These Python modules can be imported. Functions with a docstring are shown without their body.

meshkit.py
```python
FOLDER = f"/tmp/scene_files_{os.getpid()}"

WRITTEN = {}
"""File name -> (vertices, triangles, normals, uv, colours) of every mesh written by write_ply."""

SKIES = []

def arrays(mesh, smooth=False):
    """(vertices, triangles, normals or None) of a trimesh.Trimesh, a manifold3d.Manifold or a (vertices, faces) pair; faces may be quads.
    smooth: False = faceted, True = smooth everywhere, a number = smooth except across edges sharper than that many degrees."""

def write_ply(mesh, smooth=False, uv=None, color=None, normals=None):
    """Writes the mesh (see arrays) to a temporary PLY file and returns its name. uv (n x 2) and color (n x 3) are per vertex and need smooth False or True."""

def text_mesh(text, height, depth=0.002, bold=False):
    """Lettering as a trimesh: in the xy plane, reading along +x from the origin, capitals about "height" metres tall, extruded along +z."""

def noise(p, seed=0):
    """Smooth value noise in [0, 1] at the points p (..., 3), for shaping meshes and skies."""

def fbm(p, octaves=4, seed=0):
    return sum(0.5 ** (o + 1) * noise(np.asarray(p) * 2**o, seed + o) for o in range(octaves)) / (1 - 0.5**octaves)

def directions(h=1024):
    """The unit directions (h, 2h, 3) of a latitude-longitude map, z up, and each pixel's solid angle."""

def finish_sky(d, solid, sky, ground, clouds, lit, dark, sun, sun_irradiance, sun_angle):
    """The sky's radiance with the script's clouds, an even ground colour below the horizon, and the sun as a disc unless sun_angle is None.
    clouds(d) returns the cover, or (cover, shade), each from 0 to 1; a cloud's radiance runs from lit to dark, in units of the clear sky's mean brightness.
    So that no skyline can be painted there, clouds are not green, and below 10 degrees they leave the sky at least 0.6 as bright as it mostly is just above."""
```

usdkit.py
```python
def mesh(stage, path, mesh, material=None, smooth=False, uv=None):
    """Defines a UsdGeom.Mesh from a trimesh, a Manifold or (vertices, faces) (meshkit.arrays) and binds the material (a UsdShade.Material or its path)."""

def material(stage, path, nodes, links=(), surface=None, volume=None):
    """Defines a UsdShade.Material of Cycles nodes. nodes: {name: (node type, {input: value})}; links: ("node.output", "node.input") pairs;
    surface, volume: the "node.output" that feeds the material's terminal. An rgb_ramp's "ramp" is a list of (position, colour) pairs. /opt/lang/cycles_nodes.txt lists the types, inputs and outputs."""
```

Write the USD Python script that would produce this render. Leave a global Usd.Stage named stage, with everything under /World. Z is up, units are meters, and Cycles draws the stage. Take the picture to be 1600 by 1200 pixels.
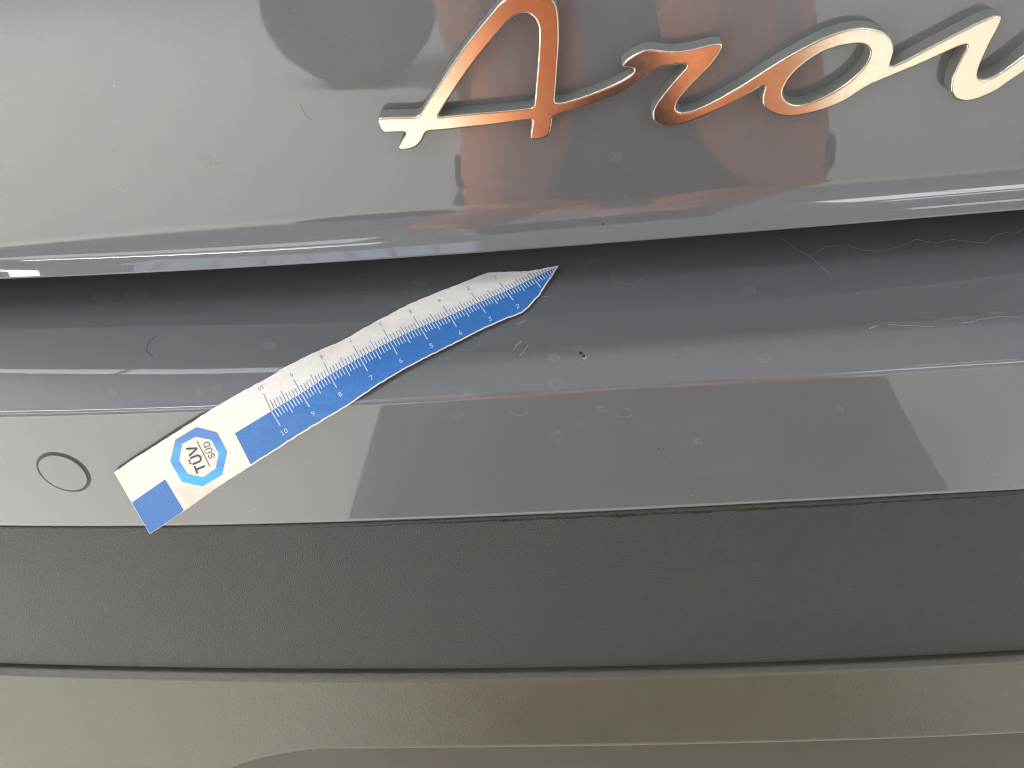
import math, random
import numpy as np, trimesh, usdkit, meshkit
from pxr import Usd, UsdGeom, UsdLux, UsdShade, Gf, Sdf
from scipy.spatial import Delaunay
from scipy.ndimage import gaussian_filter
from scipy.interpolate import PchipInterpolator
import shapely
from shapely.geometry import Polygon, LineString, Point
from shapely import affinity
import manifold3d as m3

random.seed(7); rng = np.random.default_rng(7)
stage = Usd.Stage.CreateInMemory()
UsdGeom.SetStageUpAxis(stage, UsdGeom.Tokens.z); UsdGeom.SetStageMetersPerUnit(stage, 1.0)
W = UsdGeom.Xform.Define(stage, '/World'); stage.SetDefaultPrim(W.GetPrim())
UsdGeom.Scope.Define(stage, '/World/Looks')

# ------------------------------------------------------------------ camera
FPX = 1386.0                                     # focal length in photograph pixels (1600 wide)
CAM = np.array([0.0, -0.235, 0.93])
PITCH, YAW, ROLL = math.radians(40), math.radians(5.8), 0.0935
f0 = np.array([-math.sin(YAW)*math.cos(PITCH), math.cos(YAW)*math.cos(PITCH), -math.sin(PITCH)])
r0 = np.array([math.cos(YAW), math.sin(YAW), 0.0]); u0 = np.cross(r0, f0)
RT = r0*math.cos(ROLL) - u0*math.sin(ROLL); UP = u0*math.cos(ROLL) + r0*math.sin(ROLL); FW = f0
cam = UsdGeom.Camera.Define(stage, '/World/camera')
cam.AddTransformOp().Set(Gf.Matrix4d(*RT, 0, *UP, 0, *(-FW), 0, *CAM, 1))
cam.CreateFocalLengthAttr(24.0); cam.CreateHorizontalApertureAttr(24.0*1600/FPX); cam.CreateVerticalApertureAttr(24.0*1200/FPX)
cam.CreateClippingRangeAttr(Gf.Vec2f(0.01, 100)); cam.CreateFStopAttr(0.0)
EXPOSURE = -0.05
cam.CreateExposureAttr(EXPOSURE)

def rays(uv):
    uv = np.atleast_2d(np.asarray(uv, float))
    d = FW + (uv[:, :1]-800)/FPX*RT - (uv[:, 1:2]-600)/FPX*UP
    return d                                     # not unit: depth along the axis is the parameter

# ------------------------------------------------------------------ light
def dome(rgb, strength):
    m = usdkit.material(stage, '/World/Looks/surround', {'b': ('background_shader', {'color': rgb, 'strength': strength})}, surface='b.background')
    d = UsdLux.DomeLight.Define(stage, '/World/surround'); UsdShade.MaterialBindingAPI.Apply(d.GetPrim()).Bind(m)
    d.GetPrim().SetCustomDataByKey('kind', 'structure')
dome((0.92, 0.97, 1.0), 1.0)

def rect(name, pos, target, w, h, intensity, rgb=(1, 1, 1)):
    l = UsdLux.RectLight.Define(stage, '/World/'+name)
    z = np.array(pos, float)-np.array(target, float); z /= np.linalg.norm(z)
    x = np.cross([0, 0, 1.0], z); x = x/np.linalg.norm(x) if np.linalg.norm(x) > 1e-6 else np.array([1.0, 0, 0]); y = np.cross(z, x)
    l.AddTransformOp().Set(Gf.Matrix4d(*x, 0, *y, 0, *z, 0, *map(float, pos), 1))
    l.CreateWidthAttr(w); l.CreateHeightAttr(h); l.CreateIntensityAttr(intensity); l.CreateColorAttr(Gf.Vec3f(*rgb))
    return l
rect('added_floor_light', (-2.3, 0.95, 2.5), (-1.5, -1.4, 0.0), 1.6, 0.8, 100, (1.0, 0.99, 0.94))  # this and the next three: unseen lights added to brighten the mirrored floor
rect('added_floor_light_001', (0.6, -1.7, 2.7), (0.4, -6.0, 0.0), 2.2, 1.0, 17, (1.0, 0.93, 0.82))
rect('added_floor_light_002', (-3.0, -2.0, 2.8), (-2.6, -7.0, 0.0), 3.0, 1.4, 76, (0.99, 1.0, 1.0))
rect('added_floor_light_003', (2.2, 0.95, 2.5), (1.3, -1.4, 0.0), 1.2, 0.8, 14, (1.0, 0.91, 0.78))

# ------------------------------------------------------------------ helpers
used = {}
def path(name, parent=None):
    p = (parent.GetPath().pathString if parent is not None else '/World')
    k = used.get((p, name), 0); used[(p, name)] = k+1
    return f'{p}/{name}' + (f'_{k:03d}' if k else '')
def tag(o, label=None, cat=None, group=None, kind=None):
    o = o.GetPrim() if hasattr(o, 'GetPrim') else o
    for k, v in (('label', label), ('category', cat), ('group', group), ('kind', kind)):
        if v: o.SetCustomDataByKey(k, v)
    return o
def thing(name, label, cat, loc=(0, 0, 0), group=None):
    x = UsdGeom.Xform.Define(stage, path(name)); x.AddTranslateOp().Set(Gf.Vec3d(*map(float, loc)))
    tag(x, label, cat, group); ORIGIN[x.GetPath().pathString] = np.array(loc, float)
    return x.GetPrim()
ORIGIN = {}
def part(name, mesh, mat, parent=None, smooth=False, label=None, kind=None):
    """mesh in world coordinates; stored relative to the thing it belongs to"""
    v, f, n = meshkit.arrays(mesh, smooth)
    if parent is not None:
        v = v - ORIGIN['/World/'+parent.GetPath().pathString.split('/')[2]]
    p = path(name, parent)
    m = usdkit.mesh(stage, p, (v, f), mat, smooth=False)
    if n is not None:
        from pxr import Vt
        m.CreateNormalsAttr(Vt.Vec3fArray.FromNumpy(n.astype(np.float32))); m.SetNormalsInterpolation('vertex')
    if label or kind: tag(m, label, kind=kind)
    return m.GetPrim()

def mt(name, nodes, links, surface='p.BSDF'):
    return usdkit.material(stage, '/World/Looks/'+name, nodes, links, surface=surface)
def plain(name, rgb, rough=0.5, **kw):
    return mt(name, {'p': ('principled_bsdf', dict(base_color=rgb, roughness=rough, **kw))}, [])

# ------------------------------------------------------------------ materials
GEO = {'g': ('geometry', {})}
PAINT = mt('grey_car_paint', {**GEO,
    'n1': ('noise_texture', {'scale': 9.0, 'detail': 3.0}),
    'n2': ('noise_texture', {'scale': 60.0, 'detail': 4.0, 'roughness': 0.6}),
    'fl': ('voronoi_texture', {'scale': 4500.0}),
    'flr': ('map_range', {'from_min': 0.0, 'from_max': 1.0, 'to_min': 0.93, 'to_max': 1.07}),
    'flx': ('separate_color', {}),
    'base': ('rgb_ramp', {'ramp': [(0.35, (0.114, 0.117, 0.126)), (0.65, (0.122, 0.125, 0.134))]}),
    'mul': ('mix_color', {'blend_type': 'multiply', 'fac': 1.0}),
    # faint dried smears
    'sm': ('noise_texture', {'scale': 26.0, 'detail': 6.0, 'roughness': 0.65, 'distortion': 1.2}),
    'smr': ('map_range', {'from_min': 0.56, 'from_max': 0.78, 'to_min': 0.0, 'to_max': 0.035, 'clamp': True}),
    'smx': ('mix_color', {'b': (0.42, 0.42, 0.40)}),
    # dust specks
    'du': ('voronoi_texture', {'scale': 210.0}),
    'dur': ('map_range', {'from_min': 0.035, 'from_max': 0.06, 'to_min': 0.32, 'to_max': 0.0, 'clamp': True}),
    'dun': ('noise_texture', {'scale': 21.0}),
    'dug': ('map_range', {'from_min': 0.50, 'from_max': 0.62, 'to_min': 0.0, 'to_max': 1.0, 'clamp': True}),
    'dum': ('math', {'math_type': 'multiply'}),
    'dux': ('mix_color', {'b': (0.5, 0.5, 0.5)}),
    'ro': ('map_range', {'from_min': 0.45, 'from_max': 0.8, 'to_min': 0.015, 'to_max': 0.06, 'clamp': True}),
    'peel': ('noise_texture', {'scale': 240.0, 'detail': 1.0}),
    'peel2': ('noise_texture', {'scale': 38.0, 'detail': 2.0}),
    'b1': ('bump', {'strength': 1.0, 'distance': 0.0000022}),
    'b2': ('bump', {'strength': 1.0, 'distance': 0.000035}),
    'p': ('principled_bsdf', {'metallic': 0.0, 'roughness': 0.42, 'specular_ior_level': 0.3, 'coat_weight': 1.0, 'coat_ior': 1.58})},
    [('g.position', f'{n}.vector') for n in ('n1', 'n2', 'fl', 'sm', 'du', 'dun', 'peel', 'peel2')] +
    [('n1.fac', 'base.fac'), ('fl.color', 'flx.color'), ('flx.r', 'flr.value'), ('base.color', 'mul.a'), ('flr.result', 'mul.b'),
     ('sm.fac', 'smr.value'), ('mul.result', 'smx.a'), ('smr.result', 'smx.fac'),
     ('du.distance', 'dur.value'), ('dun.fac', 'dug.value'), ('dur.result', 'dum.value1'), ('dug.result', 'dum.value2'),
     ('smx.result', 'dux.a'), ('dum.value', 'dux.fac'), ('dux.result', 'p.base_color'),
     ('sm.fac', 'ro.value'), ('ro.result', 'p.coat_roughness'),
     ('peel.fac', 'b1.height'), ('peel2.fac', 'b2.height'), ('b1.normal', 'b2.normal'), ('b2.normal', 'p.coat_normal')])

def grain(name, c0, c1, rough, dist, scale=1250.0):
    return mt(name, {**GEO,
        'v': ('voronoi_texture', {'scale': scale, 'feature': 'smooth_f1', 'smoothness': 0.6}),
        'n': ('noise_texture', {'scale': scale*1.3, 'detail': 2.0}),
        'a': ('math', {'math_type': 'add'}),
        'd': ('noise_texture', {'scale': 14.0, 'detail': 5.0, 'roughness': 0.65}),
        'c': ('rgb_ramp', {'ramp': [(0.3, c0), (0.7, c1)]}),
        'sp': ('voronoi_texture', {'scale': 160.0}),
        'spr': ('map_range', {'from_min': 0.02, 'from_max': 0.05, 'to_min': 0.4, 'to_max': 0.0, 'clamp': True}),
        'cx': ('mix_color', {'b': (0.3, 0.29, 0.27)}),
        'rr': ('map_range', {'from_min': 0.3, 'from_max': 0.7, 'to_min': rough-0.05, 'to_max': rough+0.06}),
        'b': ('bump', {'strength': 1.0, 'distance': dist}),
        'p': ('principled_bsdf', {'specular_ior_level': 0.62})},
        [('g.position', 'v.vector'), ('g.position', 'n.vector'), ('g.position', 'd.vector'), ('g.position', 'sp.vector'),
         ('v.distance', 'a.value1'), ('n.fac', 'a.value2'), ('a.value', 'b.height'), ('b.normal', 'p.normal'),
         ('d.fac', 'c.fac'), ('c.color', 'cx.a'), ('sp.distance', 'spr.value'), ('spr.result', 'cx.fac'), ('cx.result', 'p.base_color'),
         ('d.fac', 'rr.value'), ('rr.result', 'p.roughness')])
TRIM = grain('grained_black_plastic', (0.017, 0.0175, 0.018), (0.023, 0.024, 0.0245), 0.42, 0.00024, 2300.0)
LOWER = grain('lower_dark_plastic', (0.088, 0.083, 0.062), (0.104, 0.098, 0.075), 0.38, 0.00006, 900.0)
SEAL = plain('black_gap', (0.010, 0.010, 0.010), 0.8)
DIRT = mt('dusty_dirt', {**GEO, 'n': ('noise_texture', {'scale': 700.0, 'detail': 4.0}),
    'c': ('rgb_ramp', {'ramp': [(0.35, (0.035, 0.030, 0.024)), (0.65, (0.13, 0.11, 0.085))]}), 'p': ('principled_bsdf', {'roughness': 0.95})},
    [('g.position', 'n.vector'), ('n.fac', 'c.fac'), ('c.color', 'p.base_color')])
CHROME = mt('satin_nickel', {**GEO,
    'n': ('noise_texture', {'scale': 420.0, 'detail': 4.0, 'roughness': 0.7}),
    'r': ('map_range', {'from_min': 0.3, 'from_max': 0.8, 'to_min': 0.12, 'to_max': 0.19, 'clamp': True}),
    'v': ('voronoi_texture', {'scale': 150.0}),
    'vr': ('map_range', {'from_min': 0.22, 'from_max': 0.34, 'to_min': 0.35, 'to_max': 0.0, 'clamp': True}),
    'vn': ('noise_texture', {'scale': 55.0}),
    'vg': ('map_range', {'from_min': 0.56, 'from_max': 0.62, 'to_min': 0.0, 'to_max': 1.0, 'clamp': True}),
    'vm': ('math', {'math_type': 'multiply'}),
    'c': ('mix_color', {'a': (0.56, 0.495, 0.40), 'b': (0.44, 0.39, 0.32)}),
    'p': ('principled_bsdf', {'metallic': 1.0})},
    [('g.position', 'n.vector'), ('g.position', 'v.vector'), ('g.position', 'vn.vector'), ('n.fac', 'r.value'), ('r.result', 'p.roughness'),
     ('v.distance', 'vr.value'), ('vn.fac', 'vg.value'), ('vr.result', 'vm.value1'), ('vg.result', 'vm.value2'), ('vm.value', 'c.fac'), ('c.result', 'p.base_color')])
CHROME_SIDE = plain('dull_nickel_side', (0.30, 0.31, 0.285), 0.48, metallic=0.4)

# ------------------------------------------------------------------ the car's rear: sections over x, feature lines read off the photograph
BOW = 0.16
def lift_line(pts, Y):
    """z(x) of a line of the bodywork lying at depth Y (bowed over x), as a cubic in x"""
    d = rays(pts); x = np.zeros(len(d))
    for _ in range(12):
        t = (Y + BOW*x*x - CAM[1])/d[:, 1]; x = CAM[0] + t*d[:, 0]
    z = CAM[2] + t*d[:, 2]
    return np.polynomial.Polynomial.fit(x, z, 3, domain=[-1, 1], window=[-1, 1])
YL, YT, YQ1, YQ2, YC, YB, YG = 0.0, -0.0062, -0.009, -0.0350, -0.0447, -0.0467, -0.0487
L_ = lift_line([(0, 397), (200, 385), (370, 368), (560, 349), (700, 344), (1060, 323), (1316, 303), (1600, 279)], YL)
T_ = lift_line([(0, 439), (200, 430), (400, 420), (600, 408.5), (850, 390.5), (1100, 371), (1350, 351.5), (1600, 331)], YT)
Q1_ = lift_line([(0, 497), (262, 490), (600, 474), (1000, 448), (1300, 424), (1600, 398)], YQ1)
Q2_ = lift_line([(0, 597), (300, 591), (600, 575), (800, 560), (1000, 545.5), (1300, 525), (1600, 505)], YQ2)
C_ = lift_line([(0, 649), (330, 639), (549, 631), (650, 624), (867, 613), (1050, 602), (1217, 592), (1400, 579.5), (1600, 567)], YC)
B_ = lift_line([(0, 827), (200, 827.5), (440, 825), (700, 815), (1000, 802), (1250, 790), (1600, 771)], YB)
G_ = lift_line([(0, 1042), (400, 1050), (700, 1051), (900, 1049), (1200, 1040), (1600, 1022)], YG)
D_ = lift_line([(560, 1172), (700, 1170), (1000, 1169), (1300, 1160), (1600, 1148)], -0.0602)

XS = np.linspace(-0.42, 0.46, 201)
def rounded(pts, radii, n=6):
    """2D polyline with filleted corners"""
    out = [np.array(pts[0], float)]
    for k in range(1, len(pts)-1):
        p, a, b = (np.array(q, float) for q in (pts[k], pts[k-1], pts[k+1])); r = radii[k]
        ua, ub = a-p, b-p; la, lb = np.linalg.norm(ua), np.linalg.norm(ub)
        q = min(r, 0.48*la, 0.48*lb); p0, p1 = p+ua/la*q, p+ub/lb*q
        for t in np.linspace(0, 1, n):
            out.append((1-t)**2*p0 + 2*t*(1-t)*p + t*t*p1)
    out.append(np.array(pts[-1], float))
    return np.array(out)
def densify(p, step):
    out = [p[:1]]
    for a, b in zip(p[:-1], p[1:]):
        n = max(1, int(np.ceil(np.linalg.norm(b-a)/step)))
        out.append(a + (b-a)*np.linspace(0, 1, n+1)[1:, None])
    return np.vstack(out)
def loft(section, xs=XS, n=6):
    """section(x) -> (points (y, z), radii). Every section has the same number of points."""
    rows = []
    for x in xs:
        pts, rad = section(x); p = rounded(pts, rad, n); p[:, 0] += BOW*x*x
        rows.append(np.column_stack([np.full(len(p), x), p]))
    g = np.array(rows); nx, ns = g.shape[:2]
    i = np.arange(nx*ns).reshape(nx, ns)
    q = np.stack([i[:-1, :-1], i[:-1, 1:], i[1:, 1:], i[1:, :-1]], -1).reshape(-1, 4)
    return trimesh.Trimesh(g.reshape(-1, 3), np.vstack([q[:, [0, 2, 1]], q[:, [0, 3, 2]]])[:, ::-1], process=False)

def sec_tailgate(x):
    zl, zt = float(L_(x)), float(T_(x))
    top = zl + 0.26
    h = zl - zt
    pts = [(0.020, top), (0.0085, zl+0.17), (0.0022, zl+0.085), (0.0, zl+0.002), (-0.0026, zl-0.42*h), (YT-0.0004, zt+0.0008), (YT+0.003, zt-0.0006), (0.03, zt+0.002), (0.07, zt+0.002)]
    return pts, [0, 0.04, 0.04, 0.0045, 0.003, 0.0007, 0.0008, 0.004, 0]
def sec_bumper(x):
    q1, q2, c, b = float(Q1_(x)), float(Q2_(x)), float(C_(x)), float(B_(x))
    pts = [(0.075, q1+0.002), (0.03, q1+0.0015), (YQ1, q1), (YQ2, q2), (YC, c), (YB, b+0.0004), (YB+0.006, b-0.0008), (YB+0.02, b-0.0008)]
    return pts, [0, 0.02, 0.0016, 0.0090, 0.0014, 0.003, 0.001, 0]
def sec_trim(x):
    b, g = float(B_(x)), float(G_(x))
    pts = [(YB+0.02, b+0.0005), (YB+0.0022, b-0.0012), (YG+0.0006, b-0.030), (YG, g+0.0058), (YG+0.0012, g-0.0002), (YG+0.0060, g-0.0026), (YG+0.03, g-0.003)]
    return pts, [0, 0.001, 0.02, 0.0035, 0.003, 0.002, 0]
def dshape(x):
    return float(D_(max(x, -0.095))) - 4.5*max(0, -0.095-x)**2
def sec_lower(x):
    g = float(G_(x)); d = min(dshape(x), g-0.010)
    e = (g-d)
    pts = [(YG+0.03, g-0.0040), (YG+0.0014, g-0.0026), (YG-0.0014, g-0.0036), (YG-0.0010-0.30*e, d), (YG-0.0010-0.30*e+0.007, d-0.0030), (YG+0.03, d-0.006)]
    return pts, [0, 0.0006, 0.001, 0.005, 0.003, 0]
def sec_recess(x):
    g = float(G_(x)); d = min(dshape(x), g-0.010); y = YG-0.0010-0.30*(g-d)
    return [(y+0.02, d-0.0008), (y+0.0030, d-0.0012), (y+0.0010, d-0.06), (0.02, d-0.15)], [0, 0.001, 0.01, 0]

tailgate_m = loft(sec_tailgate); bumper_m = loft(sec_bumper); trim_m = loft(sec_trim); lower_m = loft(sec_lower)

recess_m = loft(sec_recess)
# ray hits on the real surfaces, for placing what lies on them
def hit(uv, mesh):
    uv = np.atleast_2d(uv); d = rays(uv); tri = mesh.triangles
    # keep the triangles whose projection is near
    c = tri.reshape(-1, 3) - CAM; zc = c@FW; px = np.column_stack([800+FPX*(c@RT)/zc, 600-FPX*(c@UP)/zc]).reshape(-1, 3, 2)
    lo, hi = px.min(1), px.max(1); e1, e2 = tri[:, 1]-tri[:, 0], tri[:, 2]-tri[:, 0]
    out = np.full(len(uv), np.nan)
    for k in range(len(uv)):
        m = np.nonzero((lo[:, 0] <= uv[k, 0]+1) & (hi[:, 0] >= uv[k, 0]-1) & (lo[:, 1] <= uv[k, 1]+1) & (hi[:, 1] >= uv[k, 1]-1))[0]
        if not len(m): continue
        h = np.cross(d[k], e2[m]); a = (e1[m]*h).sum(1); a = np.where(abs(a) < 1e-18, 1e-18, a)
        s = CAM - tri[m, 0]; u = (s*h).sum(1)/a; q = np.cross(s, e1[m]); v = (d[k]*q).sum(1)/a; t = (e2[m]*q).sum(1)/a
        ok = (u > -1e-6) & (v > -1e-6) & (u+v < 1+1e-6) & (t > 0.02)
        if ok.any(): out[k] = t[ok].min()
    return out
def lift(uv, mesh, off=0.0):
    uv = np.atleast_2d(uv); t = hit(uv, mesh); bad = np.isnan(t)
    if bad.any(): t[bad] = np.nanmean(t) if (~bad).any() else 0.28
    d = rays(uv); p = CAM + d*t[:, None]
    return p - off*d/np.linalg.norm(d, axis=1)[:, None]

car = thing('car', 'grey car seen close up at its rear, tailgate above the bumper', 'car', (0, 0, 0.70))
tailgate = part('tailgate', tailgate_m, PAINT, car, smooth=40)
bumper = part('bumper', bumper_m, PAINT, car, smooth=40)
trim = part('bumper_trim', trim_m, TRIM, car, smooth=40, label='grained black plastic strip below the painted bumper')
lower = part('lower_bumper', lower_m, LOWER, car, smooth=40, label='brownish dark plastic lower bumper skirt')

part('lower_recess', recess_m, grain('shade_brown_plastic', (0.046, 0.038, 0.024), (0.056, 0.047, 0.031), 0.5, 0.00004, 900.0), car, smooth=40, label='recess at the bottom of the lower bumper, shade painted in as darker brown')  # darker brown paints in the shade of the recess below the arch

# ------------------------------------------------------------------ chrome script badge
OUT = [(590.6,183.8),(620,183),(649,182.5),(655,180),(661,170),(673,150),(683.8,133.8),(692.5,120),(711,92.5),(730,66),(757,33),(777.5,8),(788.8,-1),(803,-12),(822,-19),(840,-20),(855,-13),(864.4,0),(870,10),(873,25),(874,50),(873.8,70),(871,106),(868.8,137.5),(866.9,157),(869.4,161.9),
 (886,158.8),(917.5,148.8),(950,136),(968.8,127.5),(983.8,118.8),(990.6,111.9),(990,107.5),(983.8,106.3),(973.8,105.6),(971,101.9),(978.8,93.8),(993.8,83.8),(1008.8,77.5),(1020,76.9),(1037.5,79.4),(1056,80.6),(1075,78.8),(1100,72.5),(1116,68.8),(1128.8,68.3),(1130,73.8),(1122.5,87.5),(1110,103.8),(1095,118.8),(1080,133.8),(1068.8,146),(1060,157.5),(1056,166),(1057.5,173),(1063.8,176),(1081,173.8),(1100,166),(1127,152.5),
 (1161,132.5),(1192.5,112.5),(1223.8,92.5),(1257,74),(1281,61.5),(1303.8,52.5),(1326,45.6),(1347.5,42.8),(1366,44.4),(1382.5,50),(1392.5,58.8),(1397.5,71),(1396.9,82.5),(1392.5,96),(1390.6,102.5),(1395,104),(1416,94),(1441,80.5),(1462.5,69),(1493.8,53),(1525,36.9),(1543.8,28),(1556,24.4),(1566,25),(1565.6,31),(1558.8,46),(1547.5,66),(1538.8,85),(1531,102.5),(1527.5,115),(1528.8,122.5),(1537.5,125.6),(1556,118.8),(1575,106),(1600,87.5),
 (1650,48),(1690,18),(1712,6),(1726,6),(1724,14),(1704,52),(1690,88),(1690,100),(1700,103),(1740,82),(1790,48),(1796,62),(1740,104),(1702,126),(1672,130),(1656,118),(1654,100),(1664,68),(1668,58),(1655,66),(1630,88),
 (1600,112.5),(1575,128.8),(1559,141),(1532.5,153.6),(1509,159.6),(1492,155.5),(1486,145),(1485.6,135),(1488.8,120),(1496,102.5),(1505,86),(1511,75),(1510.6,71),(1506,70),(1487.5,77.5),(1462.5,89),(1433,102.5),(1402,115),(1378.8,125),(1360,132.5),(1341,144),(1325,155),(1305,165),(1273.8,176),(1242.5,182.5),(1223.8,182.5),(1207.5,178),(1197.5,172),(1192.5,166),(1191,153.8),(1194,141),(1195.6,136),(1191,135),(1173.8,146),(1155,156.5),
 (1127,170.5),(1100,182),(1075,192.5),(1056,198),(1040,198.8),(1028.8,195),(1021,188.8),(1018.8,182.5),(1020.6,171),(1027.5,158.8),(1040,142.5),(1056,123.8),(1070,108.8),(1073.8,103.8),(1070,101.5),(1062.5,101.5),(1043.8,103.8),(1027.5,107.5),(1017.5,113.8),(1003.8,125),(987.5,136),(968.8,147),(952,155),(930,162.5),(905,171),(886,176),(870,180.6),(863.8,183),(862.5,196),(860,208.8),(855,215),(842.5,218.8),(831,218.8),(828,215),(830,200),(832,190),(828.8,188),(805,191),(780,195),(730,200),(692.5,204.4),(668.8,205.6),(665,208.8),(660,220),(653.8,227.5),(645,233),(632.5,235),(623,233.8),(622.5,228.8),(630,215),(635,208.8),(632,207),(617.5,207.5),(600,208),(593.8,200),(590,190)]
HA = [(684.4,181),(708.7,143),(738,100.7),(765.6,66.6),(786.7,42),(803,25),(816,20.8),(827,22),(837,31),(842,44),(842,65),(839.6,105.6),(836,146),(834.7,164),(830.6,169),(790,173),(741,177),(700.6,181),(686,182.8)]
HO = [(1330,69.4),(1311,72.5),(1286,81),(1265,93.8),(1246,108.8),(1232.5,123.8),(1223.8,140),(1223.8,151),(1230,158.8),(1240,163.8),(1255,163.8),(1280,155),(1300,145),(1322.5,131),(1340,116),(1352.5,101),(1359,87.5),(1359,78.8),(1352.5,71),(1341,68.5)]
def chaikin(p, n=2):
    p = np.array(p, float)
    for _ in range(n):
        q = np.roll(p, -1, 0); p = np.stack([0.8*p+0.2*q, 0.2*p+0.8*q], 1).reshape(-1, 2)
    return p
BH = 0.0054                                       # how far the letters stand off the panel
def panel_y(x, z):                                # depth of the panel in front of a badge point (column x)
    zl = L_(x); h = z-zl
    return BOW*x*x + np.interp(h, [0.002, 0.085, 0.17, 0.26], [0, 0.0022, 0.0085, 0.02])
def to_face(pts):                                 # photograph pixel -> (x, z) on the badge's face
    d = rays(pts); x = np.zeros(len(d)); z = np.full(len(d), 0.85)
    for _ in range(20):
        t = (panel_y(x, z)-BH-CAM[1])/d[:, 1]; x = d[:, 0]*t+CAM[0]; z = d[:, 2]*t+CAM[2]
    return np.column_stack([x, z])
poly = Polygon(to_face(chaikin(OUT)), [to_face(chaikin(HA)), to_face(chaikin(HO))]).buffer(0)
poly = poly.buffer(0.00025).buffer(-0.0005).buffer(0.00025)
if poly.geom_type != 'Polygon': poly = max(poly.geoms, key=lambda g: g.area)
def ring_pts(g, step):
    out = []
    for p in (g.geoms if hasattr(g, 'geoms') else [g]):
        if p.is_empty: continue
        for r in [p.exterior, *p.interiors]:
            n = max(8, int(r.length/step)); out.append(np.array([r.interpolate(k/n, normalized=True).coords[0] for k in range(n)]))
    return out
def pillow(poly, depth_fn, rise, edge, step=0.0004):
    """flat face with a rounded edge, over polygon poly (x, z): returns (face mesh, wall mesh)"""
    rings = ring_pts(poly, step); pts = [np.vstack(rings)]
    for dd in (0.15, 0.4, 0.7, 1.0, 1.4):
        r = ring_pts(poly.buffer(-edge*dd), step*1.15)
        if r: pts.append(np.vstack(r))
    x0, y0, x1, y1 = poly.bounds; gx, gy = np.meshgrid(np.arange(x0, x1, 0.0012), np.arange(y0, y1, 0.0012))
    g = np.column_stack([gx.ravel(), gy.ravel()]); inner = poly.buffer(-edge*1.8)
    g = g[shapely.contains_xy(inner, g[:, 0], g[:, 1])]; pts.append(g)
    P = np.vstack(pts); tri = Delaunay(P).simplices; c = P[tri].mean(1)
    tri = tri[shapely.contains_xy(poly, c[:, 0], c[:, 1])]
    dist = shapely.distance(poly.boundary, shapely.points(P)); dist[:len(pts[0])] = 0
    q = np.clip(dist/edge, 0, 1); drop = rise*(1-np.sqrt(np.clip(1-(1-q)**2, 0, 1)))
    y = depth_fn(P[:, 0], P[:, 1]) + drop
    a = P[tri]; cr = np.cross(a[:, 1]-a[:, 0], a[:, 2]-a[:, 0]); tri[cr < 0] = tri[cr < 0][:, ::-1]
    face = trimesh.Trimesh(np.column_stack([P[:, 0], y, P[:, 1]]), tri, process=False)
    vs, fs = [], []; n0 = 0
    for r in rings:
        n = len(r); yt = depth_fn(r[:, 0], r[:, 1])+rise; yb = yt + BH
        vs += [np.column_stack([r[:, 0], yt, r[:, 1]]), np.column_stack([r[:, 0], yb, r[:, 1]])]
        i = np.arange(n); j = (i+1) % n
        fs += [np.column_stack([n0+i, n0+j, n0+n+j]), np.column_stack([n0+i, n0+n+j, n0+n+i])]; n0 += 2*n
    wall = trimesh.Trimesh(np.vstack(vs), np.vstack(fs), process=False)
    return face, wall
face, wall = pillow(poly, lambda x, z: panel_y(x, z)-BH, 0.00040, 0.00042)
badge = part('script_lettering', face, CHROME, tailgate, smooth=50, label='satin chrome script lettering on the tailgate')
part('lettering_edge', wall, CHROME_SIDE, tailgate, smooth=50, label='dull grey-green side walls of the chrome lettering')

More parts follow.
